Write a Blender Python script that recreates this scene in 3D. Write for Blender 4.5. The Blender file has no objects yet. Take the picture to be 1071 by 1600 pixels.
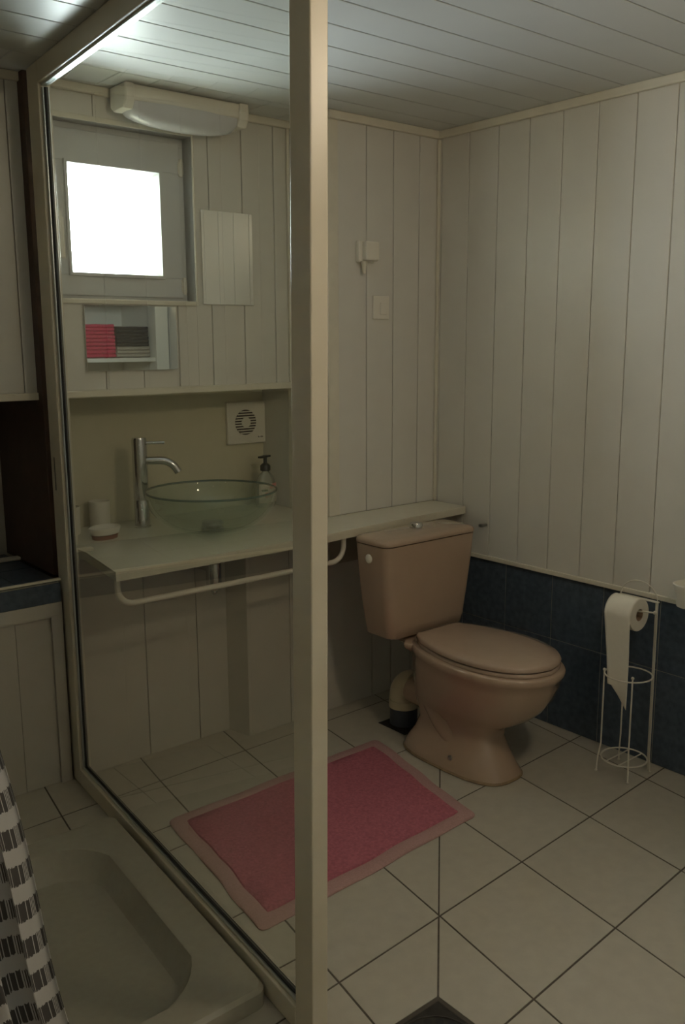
import bpy, bmesh, math, random
from mathutils import Vector, Matrix
S = bpy.context.scene
COL = S.collection
PI = math.pi
random.seed(4)

# ---------------------------------------------------------------- camera
F, PITCH, YAW, ROLL = 1424.15, 0.18568, 0.69412, -0.004848
cam = bpy.data.cameras.new('camera'); cam.sensor_fit = 'VERTICAL'; cam.sensor_height = 36.0
cam.lens = 36.0 * F / 1600.0; cam.clip_start = 0.02
co = bpy.data.objects.new('camera', cam); COL.objects.link(co)
fw = Vector((math.sin(YAW)*math.cos(PITCH), math.cos(YAW)*math.cos(PITCH), -math.sin(PITCH)))
rt = Vector((math.cos(YAW), -math.sin(YAW), 0)); up = rt.cross(fw)
r2 = rt*math.cos(ROLL) + up*math.sin(ROLL); u2 = -rt*math.sin(ROLL) + up*math.cos(ROLL)
co.matrix_world = Matrix(((r2.x, u2.x, -fw.x, -2.80036), (r2.y, u2.y, -fw.y, -2.74064), (r2.z, u2.z, -fw.z, 1.5), (0, 0, 0, 1)))
S.camera = co

# ---------------------------------------------------------------- world, exposure, daylight
SKY = 78.0
LAMP = 56.0
w = bpy.data.worlds.new('world'); S.world = w; w.use_nodes = True
bg = w.node_tree.nodes['Background']; bg.inputs[0].default_value = (0.86, 0.95, 1.0, 1); bg.inputs[1].default_value = SKY
S.view_settings.view_transform = 'Standard'; S.view_settings.look = 'None'
S.view_settings.gamma = 1; S.view_settings.use_curve_mapping = False
S.view_settings.exposure = -0.10
pl = bpy.data.lights.new('window_portal', 'AREA'); pl.shape = 'RECTANGLE'; pl.size = 0.70; pl.size_y = 0.68
pl.cycles.is_portal = True
po = bpy.data.objects.new('window_portal', pl); COL.objects.link(po)
po.location = (-1.31, 0.80, 1.93); po.rotation_euler = (-PI/2, 0, 0)

# ---------------------------------------------------------------- materials
def mat(name, col, rough=0.5, metal=0.0, spec=0.5, noise=0.0, nscale=30, bump=0.0, coat=0.0, emis=None, estr=0):
    m = bpy.data.materials.new(name); m.use_nodes = True
    nt = m.node_tree; b = nt.nodes['Principled BSDF']
    b.inputs['Base Color'].default_value = (*col, 1); b.inputs['Roughness'].default_value = rough
    b.inputs['Metallic'].default_value = metal; b.inputs['Specular IOR Level'].default_value = spec
    b.inputs['Coat Weight'].default_value = coat
    if emis: b.inputs['Emission Color'].default_value = (*emis, 1); b.inputs['Emission Strength'].default_value = estr
    if noise or bump:
        tc = nt.nodes.new('ShaderNodeTexCoord'); n = nt.nodes.new('ShaderNodeTexNoise')
        n.inputs['Scale'].default_value = nscale; n.inputs['Detail'].default_value = 5
        nt.links.new(tc.outputs['Object'], n.inputs['Vector'])
        if noise:
            r = nt.nodes.new('ShaderNodeMapRange'); r.inputs['From Min'].default_value = .25; r.inputs['From Max'].default_value = .75
            r.inputs['To Min'].default_value = 1-noise; r.inputs['To Max'].default_value = 1+noise
            mx = nt.nodes.new('ShaderNodeVectorMath'); mx.operation = 'SCALE'; mx.inputs[0].default_value = col
            nt.links.new(n.outputs['Fac'], r.inputs['Value']); nt.links.new(r.outputs[0], mx.inputs['Scale'])
            nt.links.new(mx.outputs[0], b.inputs['Base Color'])
        if bump:
            bp = nt.nodes.new('ShaderNodeBump'); bp.inputs['Strength'].default_value = bump; bp.inputs['Distance'].default_value = .002
            nt.links.new(n.outputs['Fac'], bp.inputs['Height']); nt.links.new(bp.outputs[0], b.inputs['Normal'])
    return m

def glass_mat(name, tint, refl=1.6, gtint=(1, 1, 1), diff=0.0, dcol=(.5, .6, .5)):
    m = bpy.data.materials.new(name); m.use_nodes = True; nt = m.node_tree
    for n in list(nt.nodes): nt.nodes.remove(n)
    out = nt.nodes.new('ShaderNodeOutputMaterial'); mix = nt.nodes.new('ShaderNodeMixShader')
    tr = nt.nodes.new('ShaderNodeBsdfTransparent'); tr.inputs[0].default_value = (*tint, 1)
    gl = nt.nodes.new('ShaderNodeBsdfGlossy'); gl.inputs['Color'].default_value = (*gtint, 1); gl.inputs['Roughness'].default_value = .015
    fr = nt.nodes.new('ShaderNodeFresnel'); fr.inputs['IOR'].default_value = 1.5
    ge = nt.nodes.new('ShaderNodeNewGeometry')
    inv = nt.nodes.new('ShaderNodeMath'); inv.operation = 'SUBTRACT'; inv.inputs[0].default_value = 1
    mu = nt.nodes.new('ShaderNodeMath'); mu.operation = 'MULTIPLY'
    m2 = nt.nodes.new('ShaderNodeMath'); m2.operation = 'MULTIPLY'; m2.inputs[1].default_value = refl; m2.use_clamp = True
    nt.links.new(ge.outputs['Backfacing'], inv.inputs[1]); nt.links.new(inv.outputs[0], mu.inputs[0]); nt.links.new(fr.outputs[0], mu.inputs[1])
    nt.links.new(mu.outputs[0], m2.inputs[0]); nt.links.new(m2.outputs[0], mix.inputs[0])
    a = tr.outputs[0]
    if diff:
        d = nt.nodes.new('ShaderNodeBsdfDiffuse'); d.inputs[0].default_value = (*dcol, 1)
        mm = nt.nodes.new('ShaderNodeMixShader'); mm.inputs[0].default_value = diff
        nt.links.new(tr.outputs[0], mm.inputs[1]); nt.links.new(d.outputs[0], mm.inputs[2]); a = mm.outputs[0]
    nt.links.new(a, mix.inputs[1]); nt.links.new(gl.outputs[0], mix.inputs[2]); nt.links.new(mix.outputs[0], out.inputs[0])
    return m

M = {}
M['pvc'] = mat('white_pvc_panel', (.68, .655, .58), .34, noise=.03, nscale=6)
M['seam'] = mat('panel_seam', (.30, .27, .20), .8)
M['ceil'] = mat('ceiling_pvc', (.62, .63, .605), .40, noise=.03, nscale=5)
M['ceilseam'] = mat('ceiling_seam', (.09, .085, .075), .8)
M['trim'] = mat('cream_trim', (.70, .655, .53), .4, noise=.04, nscale=20)
M['cream'] = mat('cream_painted_wall', (.62, .575, .41), .5, noise=.03, nscale=8)
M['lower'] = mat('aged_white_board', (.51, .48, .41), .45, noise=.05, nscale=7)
M['tile'] = mat('floor_tile', (.47, .435, .355), .32, noise=.06, nscale=25)
M['grout'] = mat('dark_grout', (.10, .085, .065), .9, noise=.3, nscale=60)
M['blue'] = mat('blue_wall_tile', (.060, .082, .110), .4, noise=.35, nscale=45)
M['bluegrout'] = mat('blue_tile_grout', (.36, .34, .28), .9)
M['frame'] = mat('cream_lacquered_frame', (.66, .605, .47), .35, noise=.03, nscale=9)
M['alu'] = mat('aluminium_channel', (.62, .66, .66), .3, metal=1)
M['rubber'] = mat('black_rubber', (.015, .015, .014), .7)
M['glass'] = glass_mat('shower_glass', (.945, .955, .925), 1.7)
M['winglass'] = glass_mat('window_glass', (.95, .97, .97), 1.2)
M['winframe'] = mat('white_window_pvc', (.60, .61, .59), .35, noise=.02, nscale=10)
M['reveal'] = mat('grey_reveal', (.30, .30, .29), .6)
M['brown'] = mat('dark_brown_board', (.052, .024, .013), .55, noise=.3, nscale=12)
M['counter'] = mat('white_laminate', (.68, .645, .51), .25, noise=.02, nscale=15)
M['rim'] = mat('counter_edge', (.60, .56, .43), .4, noise=.04)
M['bowlglass'] = glass_mat('green_glass', (.92, .96, .925), 1.3, diff=.085, dcol=(.52, .60, .50))
M['bowlrim'] = mat('green_glass_edge', (.08, .13, .095), .08)
M['chrome'] = mat('chrome', (.60, .60, .60), .14, metal=1)
M['steel'] = mat('brushed_metal', (.35, .35, .33), .35, metal=1)
M['ceramic'] = mat('beige_ceramic', (.42, .305, .215), .16, coat=.5, noise=.03, nscale=8)
M['seatm'] = mat('beige_seat_plastic', (.42, .31, .23), .2, coat=.3, noise=.02)
M['white'] = mat('white_plastic', (.78, .74, .63), .3)
M['stain'] = mat('yellowed_silicone', (.25, .17, .09), .6, noise=.3, nscale=40)
M['pipe'] = mat('cream_pvc_pipe', (.62, .55, .38), .35, noise=.04)
M['pipegrey'] = mat('grey_pvc_pipe', (.06, .07, .09), .4)
M['hole'] = mat('dark_hole', (.02, .016, .012), .9)
M['mirror'] = mat('mirror_glass', (.82, .84, .81), .01, metal=1)
M['tray'] = mat('shower_tray_acrylic', (.40, .375, .30), .22, coat=.2, noise=.04, nscale=50)
M['mat_in'] = mat('pink_pile', (.45, .145, .18), .95, noise=.22, nscale=120, bump=1.0, spec=.1)
M['mat_out'] = mat('pale_pink_border', (.46, .285, .265), .95, noise=.12, nscale=200, bump=.6, spec=.1)
M['paper'] = mat('toilet_paper', (.78, .735, .62), .9, spec=.1, noise=.02, nscale=60)
M['card'] = mat('cardboard_core', (.30, .20, .12), .9)
M['wire'] = mat('white_coated_wire', (.66, .62, .52), .4)
M['black'] = mat('black_plastic', (.015, .02, .018), .35)
M['liquid'] = glass_mat('clear_bottle', (.90, .93, .89), 1.1, diff=.38, dcol=(.6, .6, .5))
M['label'] = mat('bottle_label', (.66, .56, .47), .5)
M['labelpink'] = mat('label_pink_flower', (.62, .20, .17), .5)
M['labelgreen'] = mat('label_green_leaf', (.04, .10, .03), .5)
M['wood'] = mat('reddish_wood', (.24, .085, .04), .5, noise=.2, nscale=30)
M['opal'] = mat('opal_diffuser', (.62, .62, .62), .22)
M['drainm'] = mat('dark_cast_metal', (.050, .044, .038), .45, metal=.6, noise=.3, nscale=40)
M['drainedge'] = mat('drain_edge_metal', (.11, .095, .075), .5, metal=.4)
M['lampglow'] = mat('glowing_lamp_globe', (.9, .85, .7), .4, emis=(1.0, .83, .62), estr=LAMP)
M['towelpink'] = mat('pink_towel', (.60, .045, .10), .95, noise=.2, nscale=90, bump=.8)
M['towelblack'] = mat('black_towel', (.02, .018, .018), .95, noise=.2, nscale=90, bump=.8)
M['towelbeige'] = mat('beige_towel', (.42, .36, .28), .95, noise=.1, nscale=90, bump=.8)
M['greytext'] = mat('grey_print', (.10, .10, .09), .6)
M['slot'] = mat('dark_slot', (.03, .018, .012), .8)

# ---------------------------------------------------------------- mesh helpers
def obj(name, bm, m, parent=None, smooth=False, ang=None):
    me = bpy.data.meshes.new(name)
    bmesh.ops.recalc_face_normals(bm, faces=bm.faces[:])
    bm.to_mesh(me); bm.free()
    for x in (m if isinstance(m, (list, tuple)) else [m]): me.materials.append(x)
    if smooth:
        for p in me.polygons: p.use_smooth = True
        me.set_sharp_from_angle(angle=math.radians(ang or 40))
    o = bpy.data.objects.new(name, me); COL.objects.link(o)
    if parent: o.parent = parent
    return o
def tag(o, label, cat, group=None):
    o['label'] = label; o['category'] = cat
    if group: o['group'] = group
    return o
def thing(name, label, cat, loc=(0, 0, 0), rz=0, group=None):
    o = bpy.data.objects.new(name, None); COL.objects.link(o); o.location = loc; o.rotation_euler = (0, 0, rz)
    o.empty_display_size = .05
    return tag(o, label, cat, group)
def struct(name, bm, m, **k):
    o = obj(name, bm, m, **k); o['kind'] = 'structure'; return o
def box(bm, a, b, bev=0, mi=0, seg=2):
    t = bmesh.new()
    x0, x1 = sorted((a[0], b[0])); y0, y1 = sorted((a[1], b[1])); z0, z1 = sorted((a[2], b[2]))
    bmesh.ops.create_cube(t, size=1)
    for v in t.verts: v.co = Vector((x0+(v.co.x+.5)*(x1-x0), y0+(v.co.y+.5)*(y1-y0), z0+(v.co.z+.5)*(z1-z0)))
    if bev: bmesh.ops.bevel(t, geom=t.edges[:], offset=bev, segments=seg, affect='EDGES', profile=.5)
    join(bm, t, mi)
def join(bm, t, mi=0, mx=None):
    mp = {}
    for v in t.verts: mp[v] = bm.verts.new(mx @ v.co if mx else v.co)
    for f in t.faces:
        try:
            nf = bm.faces.new([mp[v] for v in f.verts]); nf.material_index = mi
        except ValueError: pass
    t.free()
def poly(bm, pts, mi=0):
    f = bm.faces.new([bm.verts.new(p) for p in pts]); f.material_index = mi; return f
def prism(bm, pts, z0, z1, mi=0, bev=0):
    t = bmesh.new()
    lo = [t.verts.new((x, y, z0)) for x, y in pts]; hi = [t.verts.new((x, y, z1)) for x, y in pts]
    t.faces.new(lo[::-1]); t.faces.new(hi)
    n = len(pts)
    for i in range(n): t.faces.new((lo[i], lo[(i+1) % n], hi[(i+1) % n], hi[i]))
    if bev: bmesh.ops.bevel(t, geom=t.edges[:], offset=bev, segments=2, affect='EDGES', profile=.5)
    join(bm, t, mi)
def loft(bm, rings, mi=0, cap0=True, cap1=True, closed=False):
    vs = [[bm.verts.new(p) for p in r] for r in rings]
    n = len(vs[0])
    rng = range(len(vs)) if closed else range(len(vs)-1)
    for k in rng:
        a, b = vs[k], vs[(k+1) % len(vs)]
        for i in range(n):
            f = bm.faces.new((a[i], a[(i+1) % n], b[(i+1) % n], b[i])); f.material_index = mi
    if not closed:
        if cap0: bm.faces.new(vs[0][::-1]).material_index = mi
        if cap1: bm.faces.new(vs[-1]).material_index = mi
def tube(bm, path, r, n=12, mi=0, closed=False):
    path = [Vector(p) for p in path]; rings = []
    prev = None; m = len(path)
    for i, p in enumerate(path):
        if closed: d = path[(i+1) % m]-path[i-1]
        else: d = path[min(i+1, m-1)]-path[max(i-1, 0)]
        d.normalize()
        if prev is None:
            a = Vector((0, 0, 1)) if abs(d.z) < .9 else Vector((1, 0, 0))
            x = d.cross(a).normalized()
        else: x = (prev - d*prev.dot(d)).normalized()
        prev = x; y = d.cross(x)
        rr = r[i] if isinstance(r, (list, tuple)) else r
        rings.append([p+(x*math.cos(2*PI*k/n)+y*math.sin(2*PI*k/n))*rr for k in range(n)])
    loft(bm, rings, mi, closed=closed)
def lathe(bm, prof, c=(0, 0, 0), n=48, mi=0, sx=1, sy=1, closed=False, cap0=True, cap1=True):
    rings = [[Vector((c[0]+sx*r*math.cos(2*PI*k/n), c[1]+sy*r*math.sin(2*PI*k/n), c[2]+z)) for k in range(n)] for r, z in prof]
    loft(bm, rings, mi, closed=closed, cap0=cap0, cap1=cap1)
def ball(bm, c, r, n=12, mi=0, s=(1, 1, 1)):
    t = bmesh.new(); bmesh.ops.create_uvsphere(t, u_segments=n, v_segments=n//2+2, radius=r)
    for v in t.verts: v.co = Vector((v.co.x*s[0], v.co.y*s[1], v.co.z*s[2]))
    join(bm, t, mi, Matrix.Translation(Vector(c)))
def cyl(bm, p0, p1, r, n=24, mi=0, r1=None):
    tube(bm, [p0, p1], [r, r if r1 is None else r1], n, mi)
def rrect(x0, x1, y0, y1, r, z, n=6):
    pts = []
    for cx, cy, a0 in ((x1-r, y1-r, 0), (x0+r, y1-r, 90), (x0+r, y0+r, 180), (x1-r, y0+r, 270)):
        for k in range(n+1):
            a = math.radians(a0+90*k/n); pts.append(Vector((cx+r*math.cos(a), cy+r*math.sin(a), z)))
    return pts

C = 2.3257        # ceiling height
ZC = 0.82         # countertop height
YL = 0.242        # recessed upper wall plane
YN = 0.45         # back of the niche behind the basin
YR = 0.134        # lower wall plane under the counter
YP = 0.03         # pilaster plane
ZL = 1.337
XR = -0.583       # right side of the recess
XW = -3.3; YW = -3.5   # left wall and rear wall

# ---------------------------------------------------------------- floor
bm = bmesh.new()
HX0, HX1, HY0, HY1 = -2.50, -1.80, -1.12, -.36
for a, b in (((XW-.05, YW-.05), (.10, HY0)), ((XW-.05, HY1), (.10, .80)), ((XW-.05, HY0), (HX0, HY1)), ((HX1, HY0), (.10, HY1))):
    box(bm, (a[0], a[1], -.08), (b[0], b[1], -.0015), mi=0)
DATA = [((0,0),(-1.226,-1.235)),((-1,0),(-1.566,-1.244)),((1,0),(-.869,-1.21)),((2,0),(-.496,-1.175)),((3,0),(-.112,-1.155)),
 ((1,-1),(-.902,-1.562)),((2,-1),(-.53,-1.53)),((0,-1),(-1.259,-1.585)),((2,1),(-.436,-.836)),((3,1),(-.026,-.785)),
 ((-1,3),(-1.408,-.073)),((0,3),(-1.059,-.066)),((1,3),(-.695,-.051)),((-2,3),(-1.758,-.078))]
def lsq(rows, ys):
    n = len(rows[0]); A = [[sum(r[i]*r[j] for r in rows) for j in range(n)]+[sum(r[i]*y for r, y in zip(rows, ys))] for i in range(n)]
    for i in range(n):
        p = max(range(i, n), key=lambda k: abs(A[k][i])); A[i], A[p] = A[p], A[i]
        for k in range(n):
            if k != i:
                f = A[k][i]/A[i][i]; A[k] = [a-f*b for a, b in zip(A[k], A[i])]
    return [A[i][n]/A[i][i] for i in range(n)]
basis = lambda i, j: [1, i, j, i*j, j*j]
rows = [basis(*g) for g, _ in DATA]
KX = lsq(rows, [p[0] for _, p in DATA]); KY = lsq(rows, [p[1] for _, p in DATA])
def G(i, j):
    jj = max(-1.3, min(3.3, j)); b = basis(i, jj)
    x = sum(k*v for k, v in zip(KX, b)); y = sum(k*v for k, v in zip(KY, b))
    d = j-jj
    return Vector((x+.06*d, y+.37*d, 0))
def clip(pts, fn):      # keep the part of the polygon where fn(p) >= 0
    out = []
    for a, b in zip(pts, pts[1:]+pts[:1]):
        fa, fb = fn(a), fn(b)
        if fa >= 0: out.append(a)
        if (fa >= 0) != (fb >= 0): out.append(a+(b-a)*(fa/(fa-fb)))
    return out
D0 = Vector((-1.438, -1.442, 0)); D1 = Vector((-.599, -.633, 0)); dn = (D1-D0).normalized(); dnn = Vector((-dn.y, dn.x, 0))
def tile(pts, diag=False):
    c = sum(pts, Vector())/len(pts)
    g = .0029
    def inset(ps):
        n = len(ps)
        for k in range(n):
            a, b = ps[k], ps[(k+1) % n]
            if (b-a).length < 1e-4: continue
            nn = Vector((-(b-a).y, (b-a).x, 0)).normalized()
            if nn.dot(c-a) < 0: nn = -nn
            yield a.copy(), nn
    for a, nn in list(inset(pts)): pts = clip(pts, lambda p, a=a, nn=nn: (p-a).dot(nn)-g)
    for fx in ((lambda p: .1-p.x), (lambda p: p.x-XW), (lambda p: p.y-YW)): pts = clip(pts, fx)
    if len(pts) < 3: return
    parts = [clip(pts, lambda p: (p-D0).dot(dnn)-g*.8), clip(pts, lambda p: -(p-D0).dot(dnn)-g*.8)] if diag else [pts]
    for q in parts:
        if len(q) >= 3: prism(bm, [(p.x, p.y) for p in q], -.004, 0, mi=1)
for i in range(-8, 5):
    for j in range(-8, 6):
        P = [G(i, j), G(i+1, j), G(i+1, j+1), G(i, j+1)]
        if (i, j) == (-1, -1):      # cut around the floor drain
            c = D0
            q1 = clip(clip(P, lambda p: p.y-(c.y+.003)), lambda p: (p-D0).dot(dnn)+.0004)
            q2 = clip(clip(P, lambda p: p.x-(c.x+.003)), lambda p: -(p-D0).dot(dnn)+.0004)
            if len(q1) > 2: tile(q1)
            if len(q2) > 2: tile(q2)
            continue
        c = sum(P, Vector())/4
        if min(p.x for p in P) < HX1 and max(p.x for p in P) > HX0 and min(p.y for p in P) < HY1 and max(p.y for p in P) > HY0:
            for fx in (lambda p: p.y-HY1, lambda p: HY0-p.y):
                q = clip(P, fx)
                if len(q) > 2: tile(q)
            q = clip(clip(clip(P, lambda p: p.x-HX1), lambda p: HY1-p.y), lambda p: p.y-HY0)
            if len(q) > 2: tile(q)
            q = clip(clip(clip(P, lambda p: HX0-p.x), lambda p: HY1-p.y), lambda p: p.y-HY0)
            if len(q) > 2: tile(q)
            continue
        tile(P, (i, j) in ((0, 0), (1, 1)))
fl = struct('floor', bm, [M['grout'], M['tile']])

# ---------------------------------------------------------------- panelled walls
def boards(bm, rects, seams, fixed, axis, depth_dir, t=.012, gap=.0030, horizontal=False):
    """rects: list of (a0,a1,b0,b1); boards run along b, seams at the given a positions.
    axis 'y': plane y=fixed (a=x,b=z); 'x': plane x=fixed (a=y,b=z); 'z': plane z=fixed (a,b)=(y,x) if horizontal else (x,y)"""
    for a0, a1, b0, b1 in rects:
        cuts = [a0]+[s for s in sorted(seams) if a0+.008 < s < a1-.008]+[a1]
        for u, v in zip(cuts, cuts[1:]):
            uu = u+(gap/2 if u > a0 else 0); vv = v-(gap/2 if v < a1 else 0)
            if axis == 'y': A, B = (uu, fixed, b0), (vv, fixed+depth_dir*t, b1)
            elif axis == 'x': A, B = (fixed, uu, b0), (fixed+depth_dir*t, vv, b1)
            elif horizontal: A, B = (b0, uu, fixed), (b1, vv, fixed+depth_dir*t)
            else: A, B = (uu, b0, fixed), (vv, b1, fixed+depth_dir*t)
            box(bm, A, B, bev=.0014, mi=0, seg=1)
            
# right wall: boards above, blue tiles below
bm = bmesh.new()
ZT = .617
boards(bm, [(YW, 0, ZT, C)], [-.0165-.1485*k for k in range(24)], 0, 'x', 1)
box(bm, (.010, YW, 0), (.10, .0, C), mi=1)
zrow = [0.0, .352, ZT]
yt = [-.172-.2315*k for k in range(-1, 15)]
for z0, z1 in ((0.0, .352), (.352, .612)):
    for a, b in zip(yt, yt[1:]):
        box(bm, (.006, b+.0015, z0+.0015), (.012, min(a-.0015, .05), z1-.0015), bev=.0012, mi=2, seg=1)
box(bm, (.009, YW, 0), (.0102, .06, ZT), mi=3)
struct('wall_right', bm, [M['pvc'], M['seam'], M['blue'], M['bluegrout']])
bm = bmesh.new(); box(bm, (-.007, YW, ZT-.008), (.012, -.18, ZT+.010), bev=.003)
struct('trim_1', bm, M['trim'])
# upper right part of the back wall
bm = bmesh.new()
boards(bm, [(-.54, 0, ZC, C)], [-.109, -.251, -.392], 0, 'y', 1)
box(bm, (-.563, .010, ZC-.2), (0, .06, C), mi=1)
struct('wall_back_right', bm, [M['pvc'], M['seam']])
# recessed upper wall with window opening
bm = bmesh.new()
se = [-.655-.1455*k for k in range(10)]
WX0, WX1, WZ0, WZ1 = -1.60, -1.012, 1.641, 2.217
boards(bm, [(-1.60, WX1, WZ1, C), (WX1, XR, ZL, C), (-1.60, WX1, ZL, WZ0)], se, YL, 'y', 1)
for r in ((-1.60, XR, WZ1+.003, C), (WX1+.003, XR, ZL, WZ1+.003), (-1.60, XR, ZL, WZ0-.003)):
    box(bm, (r[0], YL+.010, r[2]), (r[1], YL+.16, r[3]), mi=1)
# plain reveals of the opening
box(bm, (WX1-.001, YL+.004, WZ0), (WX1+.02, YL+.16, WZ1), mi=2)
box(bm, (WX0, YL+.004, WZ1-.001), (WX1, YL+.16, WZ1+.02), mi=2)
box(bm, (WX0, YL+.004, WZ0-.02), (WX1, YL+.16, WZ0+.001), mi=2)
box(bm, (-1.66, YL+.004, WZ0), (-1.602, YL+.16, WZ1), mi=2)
# solid masonry behind everything, with a tunnel for the window
for a, b in (((XW, .70, 0), (-1.70, .78, C+.05)), ((-.92, .70, 0), (.10, .78, C+.05)), ((-1.70, .70, 0), (-.92, .78, 1.56)), ((-1.70, .70, 2.30), (-.92, .78, C+.05)),
             ((-1.70, YL+.15, 1.56), (-1.64, .78, 2.30)), ((-.98, YL+.15, 1.56), (-.92, .78, 2.30)), ((-1.70, YL+.15, 1.56), (-.92, .78, 1.60)), ((-1.70, YL+.15, 2.26), (-.92, .78, 2.30)),
             ((.012, .0, 0), (.10, .78, C+.05)), ((XW-.05, .0, 0), (XW-.012, .78, C+.05))):
    box(bm, a, b, mi=1)
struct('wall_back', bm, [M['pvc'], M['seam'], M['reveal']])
# left upper wall over the shower niche
bm = bmesh.new()
boards(bm, [(XW, -1.625, 1.335, C)], [-1.672-.1455*k for k in range(12)], YL, 'y', 1)
box(bm, (XW, YL+.010, 1.335), (-1.625, .70, C), mi=1)
struct('wall_back_left', bm, [M['pvc'], M['seam']])
bm = bmesh.new(); box(bm, (XW, YL-.012, 1.312), (-1.627, .66, 1.336), bev=.003)
struct('trim_2', bm, M['trim'])
# return between the recess and the right part
bm = bmesh.new(); box(bm, (XR, .0, ZC), (XR+.02, YN+.02, C), bev=.001)
struct('wall_return', bm, M['pvc'])
bm = bmesh.new(); box(bm, (-.590, -.006, ZC), (-.537, .012, C-.012), bev=.003)
struct('trim_3', bm, M['trim'])
# niche behind the basin
bm = bmesh.new(); box(bm, (-1.60, YN, ZC-.06), (XR+.02, YN+.05, ZL), bev=0)
struct('wall_niche', bm, M['cream'])
bm = bmesh.new(); box(bm, (-1.60, YL-.012, ZL-.024), (XR+.002, YN, ZL+.001), bev=.003)
struct('trim_4', bm, M['trim'])
# left niche back wall
bm = bmesh.new(); box(bm, (XW, .64, .6), (-1.601, .699, 1.34))
struct('wall_niche_left', bm, M['lower'])
# lower walls under the counter
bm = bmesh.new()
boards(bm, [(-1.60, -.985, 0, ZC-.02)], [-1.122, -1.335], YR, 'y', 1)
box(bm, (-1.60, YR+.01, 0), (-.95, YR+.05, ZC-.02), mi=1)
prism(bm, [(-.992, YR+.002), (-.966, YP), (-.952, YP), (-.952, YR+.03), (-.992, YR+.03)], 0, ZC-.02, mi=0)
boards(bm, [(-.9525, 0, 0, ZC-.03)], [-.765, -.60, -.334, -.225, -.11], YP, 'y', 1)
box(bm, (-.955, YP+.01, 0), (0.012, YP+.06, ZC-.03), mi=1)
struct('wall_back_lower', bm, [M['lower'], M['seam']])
# blue tiles continue in the corner beside the toilet
# trims along the ceiling and in the corners
def trimbox(n, a, b, bev=.004):
    t = bmesh.new(); box(t, a, b, bev=bev); struct('trim_%d' % n, t, M['trim'])
trimbox(5, (-.020, YW, C-.030), (.0, -.0, C))
trimbox(6, (-.590, -.020, C-.030), (-.018, .0, C))
trimbox(7, (-1.60, YL-.018, C-.028), (XR, YL, C))
trimbox(8, (-.014, -.014, ZC), (0.0, .0, C-.03), .005)
trimbox(9, (XR-.014, YL-.014, ZL), (XR, YL, C-.026), .005)
trimbox(10, (XR-.010, YL-.012, ZC), (XR, YL+.012, ZL-.024), .003)
trimbox(11, (WX1-.001, YL-.006, WZ0-.014), (WX1+.007, YL, WZ1+.014), .003)
trimbox(12, (-1.60, YL-.008, WZ0-.014), (WX1-.004, YL, WZ0+.003), .003)
trimbox(13, (-1.60, YL-.008, WZ1-.003), (WX1-.004, YL, WZ1+.014), .003)
trimbox(14, (XW, YL-.018, C-.028), (-1.625, YL, C))
# ceiling
bm = bmesh.new()
YB = .035
boards(bm, [(YW, YB, XW, 0.01)], [-.126-.1478*k for k in range(23)], C, 'z', 1, gap=.0048, horizontal=True)
boards(bm, [(-.56, .012, YB, .012)], [], C, 'z', 1)
boards(bm, [(-1.60, -.56, YB+.002, YL+.01)], [-1.38, -1.241, -1.104, -.951, -.80, -.65], C, 'z', 1)
boards(bm, [(XW, -1.60, YB+.002, YL+.01)], [-1.72-.1478*k for k in range(10)], C, 'z', 1)
box(bm, (XW, YW, C+.010), (.10, .70, C+.06), mi=1)
struct('ceiling', bm, [M['ceil'], M['ceilseam']])
# rest of the room shell
bm = bmesh.new(); boards(bm, [(YW, .64, 0, C)], [YW+.148*k for k in range(1, 28)], XW, 'x', -1); box(bm, (XW-.05, YW, 0), (XW-.010, .70, C), mi=1)
struct('wall_left', bm, [M['pvc'], M['seam']])
bm = bmesh.new(); boards(bm, [(XW, .0, 0, C)], [XW+.148*k for k in range(1, 22)], YW, 'y', -1); box(bm, (XW, YW-.05, 0), (.1, YW-.010, C), mi=1)
struct('wall_front', bm, [M['pvc'], M['seam']])

# ---------------------------------------------------------------- window
wn = bpy.data.objects.new('window_1', None); COL.objects.link(wn); wn['kind'] = 'structure'
WY = .300
def ringframe(bm, x0, x1, z0, z1, wd, y0, y1, bev=.003):
    box(bm, (x0, y0, z0), (x1, y1, z0+wd), bev=bev); box(bm, (x0, y0, z1-wd), (x1, y1, z1), bev=bev)
    box(bm, (x0, y0, z0+wd-.001), (x0+wd, y1, z1-wd+.001), bev=bev); box(bm, (x1-wd, y0, z0+wd-.001), (x1, y1, z1-wd+.001), bev=bev)
bm = bmesh.new(); ringframe(bm, WX0, WX1, WZ0, WZ1, .030, WY+.004, WY+.07); obj('window_frame', bm, M['winframe'], wn)
gx0, gx1, gz0, gz1 = -1.452, -1.134, 1.745, 2.076
bm = bmesh.new()
ox0, ox1, oz0, oz1 = -1.575, -1.033, WZ0+.016, WZ1-.020
for a, b in (((ox0, WY-.004, oz0), (ox1, WY+.05, gz0-.018)), ((ox0, WY-.004, gz1+.018), (ox1, WY+.05, oz1)),
             ((ox0, WY-.004, gz0-.019), (gx0-.018, WY+.05, gz1+.019)), ((gx1+.018, WY-.004, gz0-.019), (ox1, WY+.05, gz1+.019))):
    box(bm, a, b, bev=.003)
sash = obj('sash', bm, M['winframe'], wn)
bm = bmesh.new()     # sloped glazing bead
o_ = [(gx0-.022, gz0-.022), (gx1+.022, gz0-.022), (gx1+.022, gz1+.022), (gx0-.022, gz1+.022)]
m_ = [(gx0-.012, gz0-.012), (gx1+.012, gz0-.012), (gx1+.012, gz1+.012), (gx0-.012, gz1+.012)]
i_ = [(gx0, gz0), (gx1, gz0), (gx1, gz1), (gx0, gz1)]
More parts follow.
